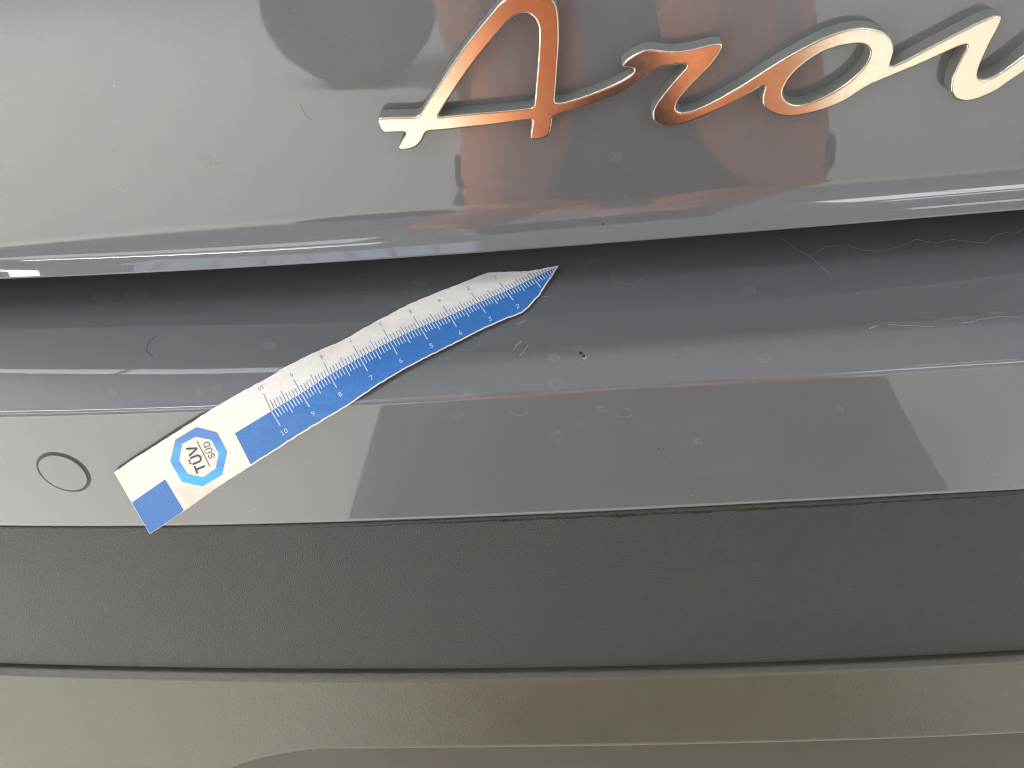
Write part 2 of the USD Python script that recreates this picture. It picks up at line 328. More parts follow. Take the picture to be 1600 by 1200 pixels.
# ------------------------------------------------------------------ round sensor cover on the bumper
def surf_disc(uvc, mesh):
    c = lift([uvc], mesh)[0]; du = lift([(uvc[0]+25, uvc[1]), (uvc[0]-25, uvc[1]), (uvc[0], uvc[1]+25), (uvc[0], uvc[1]-25)], mesh)
    a, b = du[0]-du[1], du[2]-du[3]; n = np.cross(a, b); n /= np.linalg.norm(n)
    if n@(CAM-c) < 0: n = -n
    ex = np.cross([0, 0, 1.0], n); ex /= np.linalg.norm(ex); ez = np.cross(n, ex)
    return c, ex, ez, n
sc, sx, sz, sn = surf_disc((99.5, 738.0), bumper_m)
def lathe(prof, c, ex, ez, n, k=72):
    th = np.linspace(0, 2*math.pi, k, endpoint=False); prof = np.array(prof)
    v = np.vstack([c + r*(np.cos(th)[:, None]*ex + np.sin(th)[:, None]*ez) + h*n for r, h in prof]); f = []
    i = np.arange(k); j = (i+1) % k
    for a in range(len(prof)-1):
        f += [np.column_stack([a*k+i, a*k+j, (a+1)*k+j]), np.column_stack([a*k+i, (a+1)*k+j, (a+1)*k+i])]
    return trimesh.Trimesh(v, np.vstack(f)[:, ::-1], process=False)
SR = 0.0087
part('sensor_surround', lathe([(SR*1.0, 0.00018), (SR*0.97, 0.00020), (SR*0.90, 0.00016), (SR*0.885, 0.0)], sc, sx, sz, sn), plain('sensor_gap', (0.022, 0.022, 0.021), 0.5), bumper, smooth=30, label='thin dark ring round the sensor cover')
part('sensor_cover', lathe([(SR*0.905, 0.0), (SR*0.90, 0.00035), (SR*0.875, 0.0005), (SR*0.5, 0.00052), (0.00001, 0.00052)], sc, sx, sz, sn), PAINT, bumper, smooth=30, label='round parking sensor cover in body colour')

# ------------------------------------------------------------------ flat marks that lie on a surface, from pixel polygons
def tri_poly(pg, step):
    """triangulate a shapely polygon (pixels) with inner points every step"""
    out_v, out_f, n0 = [], [], 0
    for p in (pg.geoms if hasattr(pg, 'geoms') else [pg]):
        if p.is_empty or p.geom_type != 'Polygon': continue
        P = np.vstack(ring_pts(p, step) if p.length > 8*step else [np.array(p.exterior.coords)[:-1]])
        P = np.vstack([np.array(p.exterior.coords)[:-1], *[np.array(r.coords)[:-1] for r in p.interiors], P])
        x0, y0, x1, y1 = p.bounds; gx, gy = np.meshgrid(np.arange(x0, x1, step), np.arange(y0, y1, step))
        g = np.column_stack([gx.ravel(), gy.ravel()]); inner = p.buffer(-0.45*step)
        if not inner.is_empty: P = np.vstack([P, g[shapely.contains_xy(inner, g[:, 0], g[:, 1])]])
        P = np.unique(np.round(P, 4), axis=0)
        t = Delaunay(P).simplices; c = P[t].mean(1); t = t[shapely.contains_xy(p, c[:, 0], c[:, 1])]
        a = P[t]; cr = np.cross(a[:, 1]-a[:, 0], a[:, 2]-a[:, 0]); t[cr > 0] = t[cr > 0][:, ::-1]
        out_v.append(P); out_f.append(t+n0); n0 += len(P)
    return np.vstack(out_v), np.vstack(out_f)
def decal(pg, mesh, off, step=6.0):
    v, f = tri_poly(pg, step)
    return trimesh.Trimesh(lift(v, mesh, off), f, process=False)

def wet(name, rgb, a, rough=0.5):
    return mt(name, {**GEO, 'n': ('noise_texture', {'scale': 900.0, 'detail': 3.0}), 'm': ('map_range', {'from_min': 0.35, 'from_max': 0.65, 'to_min': a*0.5, 'to_max': min(1.0, a*1.5), 'clamp': True}), 't': ('transparent_bsdf', {}), 'd': ('diffuse_bsdf', {'color': rgb}), 'x': ('mix_closure', {})},
              [('g.position', 'n.vector'), ('n.fac', 'm.value'), ('m.result', 'x.fac'), ('t.BSDF', 'x.closure1'), ('d.BSDF', 'x.closure2')], surface='x.closure')
MARK = wet('dried_water_mark', (0.50, 0.50, 0.49), 0.04); RINGM = wet('dried_water_edge', (0.55, 0.55, 0.54), 0.075)
SCR = wet('scratch_pale', (0.62, 0.62, 0.60), 0.30); DARKM = plain('dark_speck', (0.012, 0.012, 0.010), 0.7)
def blob(c, rx, ry, seed, k=26):
    th = np.linspace(0, 2*math.pi, k, endpoint=False); r = 0.82 + 0.36*meshkit.noise(np.column_stack([np.cos(th)*1.6+seed*7.3, np.sin(th)*1.6, np.zeros(k)]))
    return Polygon(np.column_stack([c[0]+rx*r*np.cos(th), c[1]+ry*r*np.sin(th)]))
for k, (x, y, rx, ry, filled) in enumerate([(310, 613, 8, 8, 2), (175, 612, 9, 7, 1), (216, 461, 20, 9, 1), (161, 464, 17, 10, 1), (562, 447, 22, 10, 0), (660, 439, 13, 8, 1), (930, 419, 17, 10, 0), (983, 427, 26, 18, 0), (867, 600, 10, 11, 1), (731, 611, 9, 7, 1), (865, 559, 10, 6, 1),
        (906, 661, 6, 6, 1), (870, 683, 8, 10, 1), (812, 642, 14, 8, 0), (975, 645, 12, 7, 0), (715, 648, 10, 6, 1), (940, 640, 8, 5, 1), (340, 605, 7, 6, 1), (730, 536, 18, 12, 0), (1090, 690, 7, 5, 1), (1310, 640, 8, 6, 1), (1195, 560, 9, 6, 1), (1170, 455, 12, 7, 1), (420, 540, 12, 5, 1)]):
    b = blob((x, y), rx, ry, k)
    ring = b.difference(b.buffer(-1.1))
    if filled: part('dried_drop', decal(b.buffer(-1.2), bumper_m, 0.00004, 4.0), MARK, bumper)
    if filled != 2: part('drop_ring', decal(ring, bumper_m, 0.00005, 3.0), RINGM, bumper)
def line(pts, w, mesh, mat, name, par, off=0.00006):
    part(name, decal(LineString(pts).buffer(w/2, cap_style=1, quad_segs=2), mesh, off, 3.0), mat, par)
Z7 = lambda pts: [(1000+x/2.4, 280+y/2.4) for x, y in pts]
def jitter(pts, a, seed):
    ls = LineString(pts); n = max(2, int(ls.length/3)); c = np.array([ls.interpolate(k/n, normalized=True).coords[0] for k in range(n+1)])
    return c + (np.column_stack([meshkit.noise(np.column_stack([c*0.3, np.full(len(c), seed)])), meshkit.noise(np.column_stack([c*0.3, np.full(len(c), seed+9.5)]))])-0.5)*a
for k, (pts, w) in enumerate([(Z7([(500,210),(545,230),(585,265),(640,290),(710,355)]), 0.7), (Z7([(640,285),(700,252),(780,250),(850,268),(915,270),(980,250),(1035,225),(1110,240),(1170,225),(1240,235),(1300,240),(1330,210),(1365,200),(1400,205),(1440,190),(1500,170)]), 0.8),
        (Z7([(860,560),(885,550)]), 1.4), (Z7([(1195,541),(1240,536),(1280,523)]), 1.0), (Z7([(930,544),(1040,550),(1100,552)]), 0.7), (Z7([(1280,525),(1350,515),(1430,518)]), 0.8), ([(802,546),(814,534)], 1.1), ([(812,556),(818,549),(825,539)], 1.0), ([(805,540),(811,532)], 0.6), ([(809,507),(820,501)], 0.8), ([(845,464),(858,463)], 0.8)]):
    line(jitter(pts, 2.2 if w < 0.9 else 0.5, k), w, bumper_m, SCR, 'scratch', bumper)
line(jitter([(246,524),(237,530),(231,537.5),(229,549),(240,558)], 0.5, 3), 0.9, bumper_m, wet('hair_mark', (0.03, 0.03, 0.035), 0.6), 'hair', bumper)
part('paint_chip', decal(blob((907.5, 551.5), 3.4, 2.6, 1, 12), bumper_m, 0.00007, 2.0), DARKM, bumper, label='tiny dark paint chip on the bumper ledge')
part('paint_chip', decal(blob((912, 556), 2.4, 2.2, 2, 12), bumper_m, 0.00007, 2.0), DARKM, bumper)
part('chip_edge', decal(blob((913.5, 558.5), 4.0, 3.4, 5, 12).difference(blob((911.5, 556.2), 3.2, 3.2, 6, 12)), bumper_m, 0.00006, 2.0), SCR, bumper)
part('speck', decal(blob((942, 350), 1.7, 1.4, 3, 10), tailgate_m, 0.00007, 2.0), DARKM, tailgate)
part('speck', decal(blob((1029, 702), 1.6, 1.1, 4, 10), bumper_m, 0.00007, 2.0), DARKM, bumper)
line(jitter([(468,160),(471,168),(476,177),(482,184),(489,188)], 0.8, 5), 1.1, tailgate_m, wet('dark_mark', (0.09, 0.07, 0.05), 0.3), 'smear', tailgate)
line([(176,289),(186,296),(197,300)], 1.6, tailgate_m, RINGM, 'scratch', tailgate)
part('dried_drop', decal(blob((104, 336), 8, 6, 8), tailgate_m, 0.00004, 4.0), RINGM, tailgate)
for k, (x, y, rx, ry) in enumerate([(1035, 20, 9, 6), (1200, 140, 10, 7), (962, 245, 11, 8), (735, 12, 13, 12), (1480, 60, 12, 9), (330, 250, 14, 9)]):
    part('dried_drop', decal(blob((x, y), rx, ry, 40+k), tailgate_m, 0.00004, 4.0), MARK, tailgate)
# dirt, plus painted dark shading, in the seam under the bumper edge
Bl = PchipInterpolator([0, 200, 440, 700, 1000, 1250, 1600], [827, 827.5, 825, 815, 802, 790, 771])
xs_ = np.arange(480, 1600, 4.0); amp = np.interp(xs_, [480, 640, 800, 1050, 1300, 1600], [0.1, 1.2, 3.0, 4.0, 3.0, 1.2])
nz = meshkit.fbm(np.column_stack([xs_*0.03, np.zeros_like(xs_), np.zeros_like(xs_)]), 4, 3)
dirt = Polygon(np.vstack([np.column_stack([xs_, Bl(xs_)+0.2]), np.column_stack([xs_, Bl(xs_)+0.9+amp*nz*1.7])[::-1]])).buffer(0)
part('seam_dirt_shade', decal(dirt, trim_m, 0.00008, 6.0), wet('seam_dirt_shade', (0.030, 0.026, 0.020), 0.36), trim, kind='stuff')

# ------------------------------------------------------------------ the measuring strip
UPE = [(178,738),(214,714),(260,685),(330,640),(380,610.6),(415.7,591.7),(445,573.9),(487,552.7),(536,531.6),(563.6,515.4),(588,502.4),(633.5,478),(669,462.4),(721,442),(757,427.5),(767,425.2),(795,424.6),(825,423.7),(850,419.5),(873.5,414.6)]
LOE = [(873.5,414.6),(862,432),(843,461.7),(828,478),(816,489),(800,495),(770,507),(721,531.6),(672.5,556),(627,580),(588,603),(549,630.7),(497,661.6),(445,694),(393,727.2),(340,761),(288,798),(234,835)]
strip_poly = Polygon(UPE+LOE[1:])
# wavy hand-cut edge
def rough_edge(pg, amp, step):
    r = pg.exterior; n = int(r.length/step); c = np.array([r.interpolate(k/n, normalized=True).coords[0] for k in range(n)])
    c += (meshkit.noise(np.column_stack([c*0.16, np.zeros(n)]))-0.5)[:, None]*amp
    return Polygon(c).buffer(0)
strip_poly = rough_edge(strip_poly, 0.9, 3.0)
GS = 5
gu, gv = np.arange(150, 910, GS), np.arange(385, 870, GS); GU, GV = np.meshgrid(gu, gv)
TB = hit(np.column_stack([GU.ravel(), GV.ravel()]), bumper_m); TT = hit(np.column_stack([GU.ravel(), GV.ravel()]), trim_m)
TB = np.where(np.isnan(TB), TT, np.fmin(TB, TT)).reshape(GU.shape); TB = np.where(np.isnan(TB), np.nanmean(TB), TB)
TS = gaussian_filter(TB, 4.5, mode='nearest')
from scipy.ndimage import minimum_filter
TB = minimum_filter(TB, 3)
for _ in range(14): TS = gaussian_filter(np.minimum(TS, TB-0.0007), 2.6, mode='nearest')
TS = TS - max(0.0, float((TS-(TB-0.0005))[(GV > 405) & (GV < 850)].max()))*np.clip(gaussian_filter(np.clip((TS-(TB-0.0005))/0.0004, 0, 1), 9.0)*4, 0, 1)
from scipy.interpolate import RectBivariateSpline
TSP = RectBivariateSpline(gv, gu, TS, kx=1, ky=1)
def strip_lift(uv, off=0.0):
    uv = np.atleast_2d(uv); d = rays(uv); t = TSP.ev(uv[:, 1], uv[:, 0])
    return CAM + d*t[:, None] - off*d/np.linalg.norm(d, axis=1)[:, None]
def strip_decal(pg, off, step=5.0):
    v, f = tri_poly(pg, step)
    return trimesh.Trimesh(strip_lift(v, off), f, process=False)
TH = 0.0005
def strip_solid():
    v, f = tri_poly(strip_poly, 5.0); top = strip_lift(v, 0); bot = strip_lift(v, -TH); n = len(v)
    e = np.sort(np.vstack([f[:, [0, 1]], f[:, [1, 2]], f[:, [2, 0]]]), axis=1); u, c = np.unique(e, axis=0, return_counts=True); b = u[c == 1]
    de = {tuple(x) for x in np.vstack([f[:, [0, 1]], f[:, [1, 2]], f[:, [2, 0]]])}
    b = np.array([x if tuple(x) in de else x[::-1] for x in b])
    walls = np.vstack([np.column_stack([b[:, 1], b[:, 0], b[:, 0]+n]), np.column_stack([b[:, 1], b[:, 0]+n, b[:, 1]+n])])
    return trimesh.Trimesh(np.vstack([top, bot]), np.vstack([f, f[:, ::-1]+n, walls]), process=False)
def printed(name, c0, c1, rough=0.45, scale=900.0, c2=None):
    return mt(name, {**GEO, 'n': ('noise_texture', {'scale': scale, 'detail': 5.0, 'roughness': 0.7}), 'm': ('noise_texture', {'scale': 32.0, 'detail': 5.0, 'roughness': 0.65}),
        'c': ('rgb_ramp', {'ramp': [(0.3, c0), (0.7, c1)]}), 'mr': ('map_range', {'from_min': 0.52, 'from_max': 0.72, 'to_min': 0.0, 'to_max': 0.6 if c2 else 0.0, 'clamp': True}),
        'x': ('mix_color', {'b': c2 or c1}), 'b': ('bump', {'strength': 0.5, 'distance': 0.00003}), 'p': ('principled_bsdf', {'roughness': rough, 'specular_ior_level': 0.35})},
        [('g.position', 'n.vector'), ('g.position', 'm.vector'), ('n.fac', 'c.fac'), ('c.color', 'x.a'), ('m.fac', 'mr.value'), ('mr.result', 'x.fac'), ('x.result', 'p.base_color'), ('n.fac', 'b.height'), ('b.normal', 'p.normal')])
PAPER = printed('worn_white_card', (0.76, 0.73, 0.68), (0.84, 0.81, 0.76), 0.5, 800.0, (0.56, 0.45, 0.32))
BLUE = printed('printed_blue', (0.030, 0.145, 0.44), (0.055, 0.20, 0.53), 0.42, 1100.0)
WHITEINK = plain('print_white', (0.62, 0.74, 0.86), 0.5)
BLUEINK = plain('print_blue_lines', (0.13, 0.24, 0.42), 0.5)
BLACKINK = plain('print_black', (0.035, 0.035, 0.045), 0.5)

sorigin = strip_lift([(424, 643)])[0]
strip = thing('measuring_strip', 'white and blue paper ruler strip with pointed tip lying across the grey bumper', 'ruler', sorigin)
part('card', strip_solid(), PAPER, strip, smooth=35)
# middle line and tick direction by centimetre, read off the scale
CM = [0, 1, 2, 3, 4, 5, 6, 7, 8, 9, 10, 14.6]
UPT = np.array([(868,410),(824,423),(780,441),(737,458),(692,477.5),(646,494.5),(599,515),(552,540),(506,566),(459.5,593.5),(411.5,614.5),(182,748)], float)
LOT = np.array([(886,436),(845,449),(802,469),(759,489),(713,510),(668,530),(620.5,553.5),(574.5,580),(526,606),(483.5,636),(438,665),(230,822)], float)
MID = np.array([(874.5,414.8),(833.5,434.5),(791,454.5),(747.5,473),(702.5,493),(656.5,511.5),(609.5,533.5),(562.5,559),(515,586),(470.5,614.5),(424.0,642.5),(206,785)], float)
midf = PchipInterpolator(CM, MID); upf = PchipInterpolator(CM, UPT-MID); lof = PchipInterpolator(CM, LOT-MID)
def at(s, w):
    """s cm from the tip, w: -1 = tip of a long tick on the white side, +1 = on the blue side"""
    return midf(s) + (upf(s)*(-w) if w < 0 else lof(s)*w)
inner = strip_poly.buffer(-2.0)
# blue lower half
bl = [tuple(at(s, 0)) for s in np.linspace(0.0, 10.0, 60)] + [(367, 677), (393, 728.5), (380, 760), (620, 640), (850, 520), (900, 440)]
blue = Polygon(bl).buffer(0).intersection(strip_poly.buffer(-2.3))
blue2 = Polygon([(200, 789.5), (258, 749), (287, 797.5), (234, 850), (190, 830)]).intersection(strip_poly.buffer(-0.5))
if hasattr(blue, 'geoms'): blue = max(blue.geoms, key=lambda g: g.area)
part('blue_band', strip_decal(blue, 0.00010), BLUE, strip, smooth=True)
part('blue_band', strip_decal(blue2, 0.00010), BLUE, strip, smooth=True, label='small blue rectangle at the end of the strip')
def tick(s, w0, w1, width):
    a, b = at(s, w0), at(s, w1); g = LineString([a, b]).buffer(width/2, cap_style=2)
    return g.intersection(inner)
ticks_u, ticks_l = [], []
for k in range(1, 101):
    s = k/10; ln = 1.0 if k % 10 == 0 else (0.72 if k % 5 == 0 else 0.5)
    ticks_u.append(tick(s, 0.0, -ln, 1.2)); ticks_l.append(tick(s, 0.02, ln, 1.35))
def join(gs, off, step=3.5):
    ms = [strip_decal(g, off, step) for g in gs if not g.is_empty and g.area > 0.4]
    return trimesh.util.concatenate(ms)
part('scale_ticks', join(ticks_u, 0.00018), BLUEINK, strip, kind='stuff', label='fine blue millimetre ticks on the white half')
part('scale_ticks', join(ticks_l, 0.00020), WHITEINK, strip, kind='stuff', label='fine white millimetre ticks on the blue half')
def text_px(txt, centre, xdir, height, bold=False):
    """lettering as pixel polygons: xdir = reading direction in the photograph (pixels per unit height), centred"""
    tm = meshkit.text_mesh(txt, 1.0, 0.01, bold); tv = tm.vertices; top = tv[:, 2] > 0.005
    f = tm.faces[top[tm.faces].all(1)]; c = (tv[:, :2].max(0)+tv[:, :2].min(0))/2
    xd = np.array(xdir, float); xd /= np.linalg.norm(xd); yd = np.array([xd[1], -xd[0]])
    p = np.array(centre) + height*((tv[:, :1]-c[0])*xd + (tv[:, 1:2]-c[1])*yd)
    p3 = strip_lift(p, 0.00022)
    m = trimesh.Trimesh(p3, f[:, ::-1], process=False); m.remove_unreferenced_vertices(); return m
for k in range(2, 11):
    d = midf(k-0.3)-midf(k+0.3); u = upf(k)/np.linalg.norm(upf(k)); l = lof(k)/np.linalg.norm(lof(k))
    part('numeral', text_px(str(k), UPTk, -d, 5.8) if (UPTk := tuple(at(k, -1)+u*9.5)) else None, BLUEINK, strip)
    part('numeral', text_px(str(k), tuple(at(k, 1)+l*11.5), d, 7.0), WHITEINK, strip)
# octagon emblem
P5 = lambda pts: [(160+x/5, 600+y/5) for x, y in pts]
octo = Polygon(P5([(735,337),(895,380),(975,530),(935,710),(785,800),(620,765),(530,605),(570,435)]), [P5([(728,412),(850,437),(908,545),(885,660),(787,728),(665,705),(600,600),(622,470)])])
EMB = mt('emblem_blue', {**GEO, 'o': ('vector_math', {'math_type': 'subtract', 'vector2': tuple(strip_lift([(311, 714)])[0])}), 's': ('separate_xyz', {}),
    'a': ('math', {'math_type': 'multiply_add', 'value2': 60.0, 'value3': 0.5}), 'c': ('rgb_ramp', {'ramp': [(0.0, (0.045, 0.42, 0.86)), (0.3, (0.06, 0.27, 0.66)), (0.6, (0.06, 0.38, 0.75)), (1.0, (0.06, 0.21, 0.58))]}),
    'p': ('principled_bsdf', {'roughness': 0.45})}, [('g.position', 'o.vector1'), ('o.vector', 's.vector'), ('s.z', 'a.value1'), ('a.value', 'c.fac'), ('c.color', 'p.base_color')])
part('emblem_ring', strip_decal(octo, 0.00014, 5.0), EMB, strip)
rd = np.array([-75, -178.0])
part('emblem_lettering', text_px('TÜV', P5([(722, 590)])[0], rd, 15.5, True), BLACKINK, strip)
part('emblem_lettering', text_px('SÜD', P5([(826, 520)])[0], rd, 10.0), BLACKINK, strip)
part('emblem_rule', strip_decal(LineString(P5([(738, 447), (838, 642)])).buffer(0.55, cap_style=2), 0.0002, 4.0), BLACKINK, strip)

# ------------------------------------------------------------------ surroundings that the paint mirrors
FLOOR = mt('pale_concrete', {**GEO, 'n': ('noise_texture', {'scale': 0.9, 'detail': 5.0}), 'c': ('rgb_ramp', {'ramp': [(0.3, (0.53, 0.525, 0.475)), (0.7, (0.61, 0.605, 0.555))]}),
    'p': ('principled_bsdf', {'roughness': 0.35})}, [('g.position', 'n.vector'), ('n.fac', 'c.fac'), ('c.color', 'p.base_color')])
fl = trimesh.Trimesh([(-7, -9, 0), (7, -9, 0), (7, 3, 0), (-7, 3, 0)], [(0, 1, 2), (0, 2, 3)], process=False)
tag(part('floor', fl, FLOOR), 'pale beige concrete floor mirrored in the grey paint', kind='structure')


# the person taking the photograph, mirrored in tailgate and bumper
def chain(js, refine=0.02, smooth=8):
    """joints [(point, radius)...] as chains of hulls, joined and smoothed into one surface"""
    ms = []
    for ch in js:
        for (p, r), (q, t) in zip(ch[:-1], ch[1:]):
            ms.append(m3.Manifold.hull(m3.Manifold.sphere(r, 20).translate(tuple(p)) + m3.Manifold.sphere(t, 20).translate(tuple(q))))
    m = m3.Manifold.batch_boolean(ms, m3.OpType.Add).refine_to_length(refine)
    g = m.to_mesh(); t = trimesh.Trimesh(g.vert_properties[:, :3], g.tri_verts, process=True)
    trimesh.smoothing.filter_taubin(t, iterations=smooth); return t
PX = 0.06
def P(x, y, z): return (PX+x, y, z)
ORANGE = mt('orange_workwear', {**GEO, 'n': ('noise_texture', {'scale': 30.0, 'detail': 4.0}), 'c': ('rgb_ramp', {'ramp': [(0.3, (0.84, 0.29, 0.14)), (0.7, (0.92, 0.35, 0.18))]}),
    'b': ('bump', {'strength': 0.6, 'distance': 0.01}), 'p': ('principled_bsdf', {'roughness': 0.8})}, [('g.position', 'n.vector'), ('n.fac', 'c.fac'), ('c.color', 'p.base_color'), ('n.fac', 'b.height'), ('b.normal', 'p.normal')])
SHADED_ORANGE = plain('shaded_orange_cloth', (0.36, 0.16, 0.10), 0.85)  # same orange cloth as the sleeves, darkened for the shaded torso
NAVY = plain('dark_navy_cloth', (0.022, 0.026, 0.036), 0.85)
SKIN = plain('skin', (0.52, 0.30, 0.21), 0.5, subsurface_weight=0.0)
HAIR = plain('dark_hair', (0.03, 0.022, 0.017), 0.6)
BOOT = plain('black_boot', (0.02, 0.02, 0.02), 0.5)
person = thing('person', 'squatting person in orange work jacket and dark trousers holding a phone, mirrored in the paint', 'person', P(0, -0.75, 0))
LH, RH = np.array([-0.085, -0.285, 0.965]), np.array([0.075, -0.285, 0.955])
body = [[(P(0, -0.80, 0.98), 0.055), (P(0, -0.755, 1.09), 0.052)], [(P(0, -0.74, 1.13), 0.085), (P(0, -0.745, 1.20), 0.092), (P(0, -0.755, 1.245), 0.080)], [(P(0, -0.675, 1.09), 0.030), (P(0, -0.70, 1.10), 0.055)], [(P(0, -0.65, 1.155), 0.010), (P(0, -0.645, 1.145), 0.014), (P(0, -0.665, 1.19), 0.012)],
        [(P(-0.088, -0.745, 1.16), 0.016), (P(-0.092, -0.75, 1.19), 0.018)], [(P(0.088, -0.745, 1.16), 0.016), (P(0.092, -0.75, 1.19), 0.018)]]
for h, sgn, el in ((LH, -1, P(-0.138, -0.64, 0.54)), (RH, 1, P(0.172, -0.64, 0.54))):
    e = np.array(el); w = h + (e-h)*0.12
    body.append([(tuple(e), 0.04), (tuple(w), 0.026), (tuple(h), 0.024)])
    for k in range(4):
        b0 = h + np.array([0, 0.008, 0.028-0.019*k]); ln = (0.038, 0.044, 0.041, 0.032)[k]
        body.append([(tuple(h+(b0-h)*0.4), 0.012), (tuple(b0), 0.0095), (tuple(b0+np.array([-sgn*ln*0.55, 0.012, 0.0])), 0.0085), (tuple(b0+np.array([-sgn*ln*1.1, -0.004, 0.0])), 0.0075)])
    body.append([(tuple(h+np.array([0, -0.02, -0.005])), 0.013), (tuple(h+np.array([-sgn*0.022, -0.034, 0.012])), 0.0105), (tuple(h+np.array([-sgn*0.045, -0.034, 0.02])), 0.0085)])
skin = part('body', chain(body, 0.008, 6), SKIN, person, smooth=True)
part('hair', chain([[(P(0, -0.80, 1.15), 0.075), (P(0, -0.785, 1.22), 0.093), (P(0, -0.755, 1.265), 0.083)], [(P(0, -0.755, 1.265), 0.083), (P(0, -0.715, 1.272), 0.055)]], 0.015), HAIR, person, smooth=True)
part('jacket', chain([[(P(0, -0.95, 0.36), 0.15), (P(0, -0.92, 0.55), 0.15), (P(0, -0.86, 0.78), 0.15), (P(0, -0.83, 0.90), 0.10)], [(P(-0.03, -0.93, 0.40), 0.13), (P(-0.03, -0.86, 0.75), 0.12), (P(-0.09, -0.84, 0.88), 0.08)], [(P(0.05, -0.93, 0.40), 0.13), (P(0.05, -0.86, 0.75), 0.12), (P(0.10, -0.84, 0.88), 0.08)]], 0.014), SHADED_ORANGE, person, smooth=True)
part('sleeve', chain([[(P(-0.11, -0.84, 0.88), 0.08), (P(-0.128, -0.74, 0.70), 0.052), (P(-0.138, -0.64, 0.53), 0.060), (P(-0.095, -0.45, 0.71), 0.046), tuple((tuple(LH+np.array([-0.01, -0.06, -0.07])), 0.045))]], 0.014), ORANGE, person, smooth=True)
part('sleeve', chain([[(P(0.11, -0.84, 0.88), 0.08), (P(0.160, -0.74, 0.70), 0.052), (P(0.172, -0.64, 0.53), 0.060), (P(0.06, -0.45, 0.71), 0.046), tuple((tuple(RH+np.array([0.01, -0.06, -0.07])), 0.045))]], 0.014), ORANGE, person, smooth=True)
def cuff(c, d, r, w):
    return trimesh.creation.cylinder(r, segment=[np.array(c)-np.array(d)*w/2, np.array(c)+np.array(d)*w/2], sections=28)
for p_, q_ in ((P(-0.139, -0.645, 0.553), P(-0.139, -0.635, 0.522)), (P(0.172, -0.645, 0.553), P(0.172, -0.635, 0.522))):
    a_, b_ = np.array(p_), np.array(q_); dd = (b_-a_)/np.linalg.norm(b_-a_)
    part('sleeve_band', cuff((a_+b_)/2, dd, 0.0625, 0.028), NAVY, person, smooth=40)
part('jacket_front', chain([[(P(0.02, -0.775, 0.50), 0.075), (P(0.03, -0.735, 0.66), 0.075), (P(0.01, -0.72, 0.84), 0.05)], [(P(0.07, -0.775, 0.50), 0.07), (P(0.07, -0.735, 0.66), 0.07)]], 0.014), NAVY, person, smooth=True)
part('trousers', chain([[(P(-0.09, -0.97, 0.34), 0.15), (P(0.09, -0.97, 0.34), 0.15)],
    [(P(-0.11, -0.95, 0.34), 0.12), (P(-0.14, -0.62, 0.36), 0.085), (P(-0.25, -0.70, 0.24), 0.082), (P(-0.27, -0.77, 0.10), 0.075)],
    [(P(0.11, -0.95, 0.34), 0.12), (P(0.17, -0.62, 0.36), 0.085), (P(0.26, -0.70, 0.24), 0.082), (P(0.29, -0.77, 0.10), 0.075)],
    [(P(-0.06, -0.80, 0.42), 0.13), (P(0.06, -0.80, 0.42), 0.13)], [(P(-0.022, -0.60, 0.47), 0.085), (P(0.075, -0.60, 0.47), 0.085)], [(P(-0.010, -0.61, 0.55), 0.082), (P(0.066, -0.61, 0.55), 0.082)], [(P(-0.02, -0.72, 0.56), 0.09), (P(0.07, -0.72, 0.58), 0.09)]], 0.014), NAVY, person, smooth=True)
for sx_ in (-1, 1):
    part('boot', chain([[(P(sx_*0.28, -0.79, 0.10), 0.058), (P(sx_*0.28, -0.79, 0.048), 0.046), (P(sx_*0.30, -0.63, 0.042), 0.040), (P(sx_*0.305, -0.56, 0.038), 0.034)]], 0.012, 4), BOOT, person, smooth=True)
shadow_fill = m3.Manifold.hull(m3.Manifold.batch_boolean([m3.Manifold.sphere(r, 16).translate(p) for p, r in ((P(-0.375, -0.66, 0.05), 0.045), (P(0.43, -0.66, 0.05), 0.045), (P(-0.38, -0.95, 0.05), 0.045), (P(0.42, -0.95, 0.05), 0.045), (P(-0.13, -0.64, 0.42), 0.06), (P(0.16, -0.64, 0.42), 0.06), (P(-0.12, -0.95, 0.45), 0.08), (P(0.13, -0.95, 0.45), 0.08))], m3.OpType.Add)).refine_to_length(0.02).to_mesh()
hv = shadow_fill.vert_properties[:, :3].astype(float); hv[:, 1] += 0.02*np.sin(hv[:, 0]*38)*np.clip((0.45-hv[:, 2])/0.4, 0, 1)
part('leg_shadow_fill', trimesh.Trimesh(hv, shadow_fill.tri_verts), NAVY, person, smooth=True)  # added dark hull standing in for the shadow between the legs
# the phone: its lens is where the picture is taken from
pc = CAM - FW*0.012 + RT*0.0 + UP*0.012
phone = thing('phone', 'dark phone held up in both hands in front of the tailgate', 'phone', pc)
def obox(c, ex, ey, ez, s, bev=0.003):
    m = m3.Manifold.hull(m3.Manifold.batch_boolean([m3.Manifold.sphere(bev, 12).translate((i*(s[0]/2-bev), j*(s[1]/2-bev), k*(s[2]/2-bev))) for i in (-1, 1) for j in (-1, 1) for k in (-1, 1)], m3.OpType.Add)).to_mesh()
    v = m.vert_properties[:, :3]; v = np.array(c) + v[:, :1]*ex + v[:, 1:2]*ey + v[:, 2:3]*ez
    return trimesh.Trimesh(v, m.tri_verts, process=False)
part('phone_body', obox(pc, RT, UP, FW, (0.155, 0.075, 0.008)), plain('phone_shell', (0.02, 0.02, 0.022), 0.3), phone, smooth=30)
part('screen', obox(pc-FW*0.0042, RT, UP, FW, (0.147, 0.068, 0.0012), 0.0005), plain('phone_glass', (0.01, 0.01, 0.011), 0.08), phone, smooth=30)

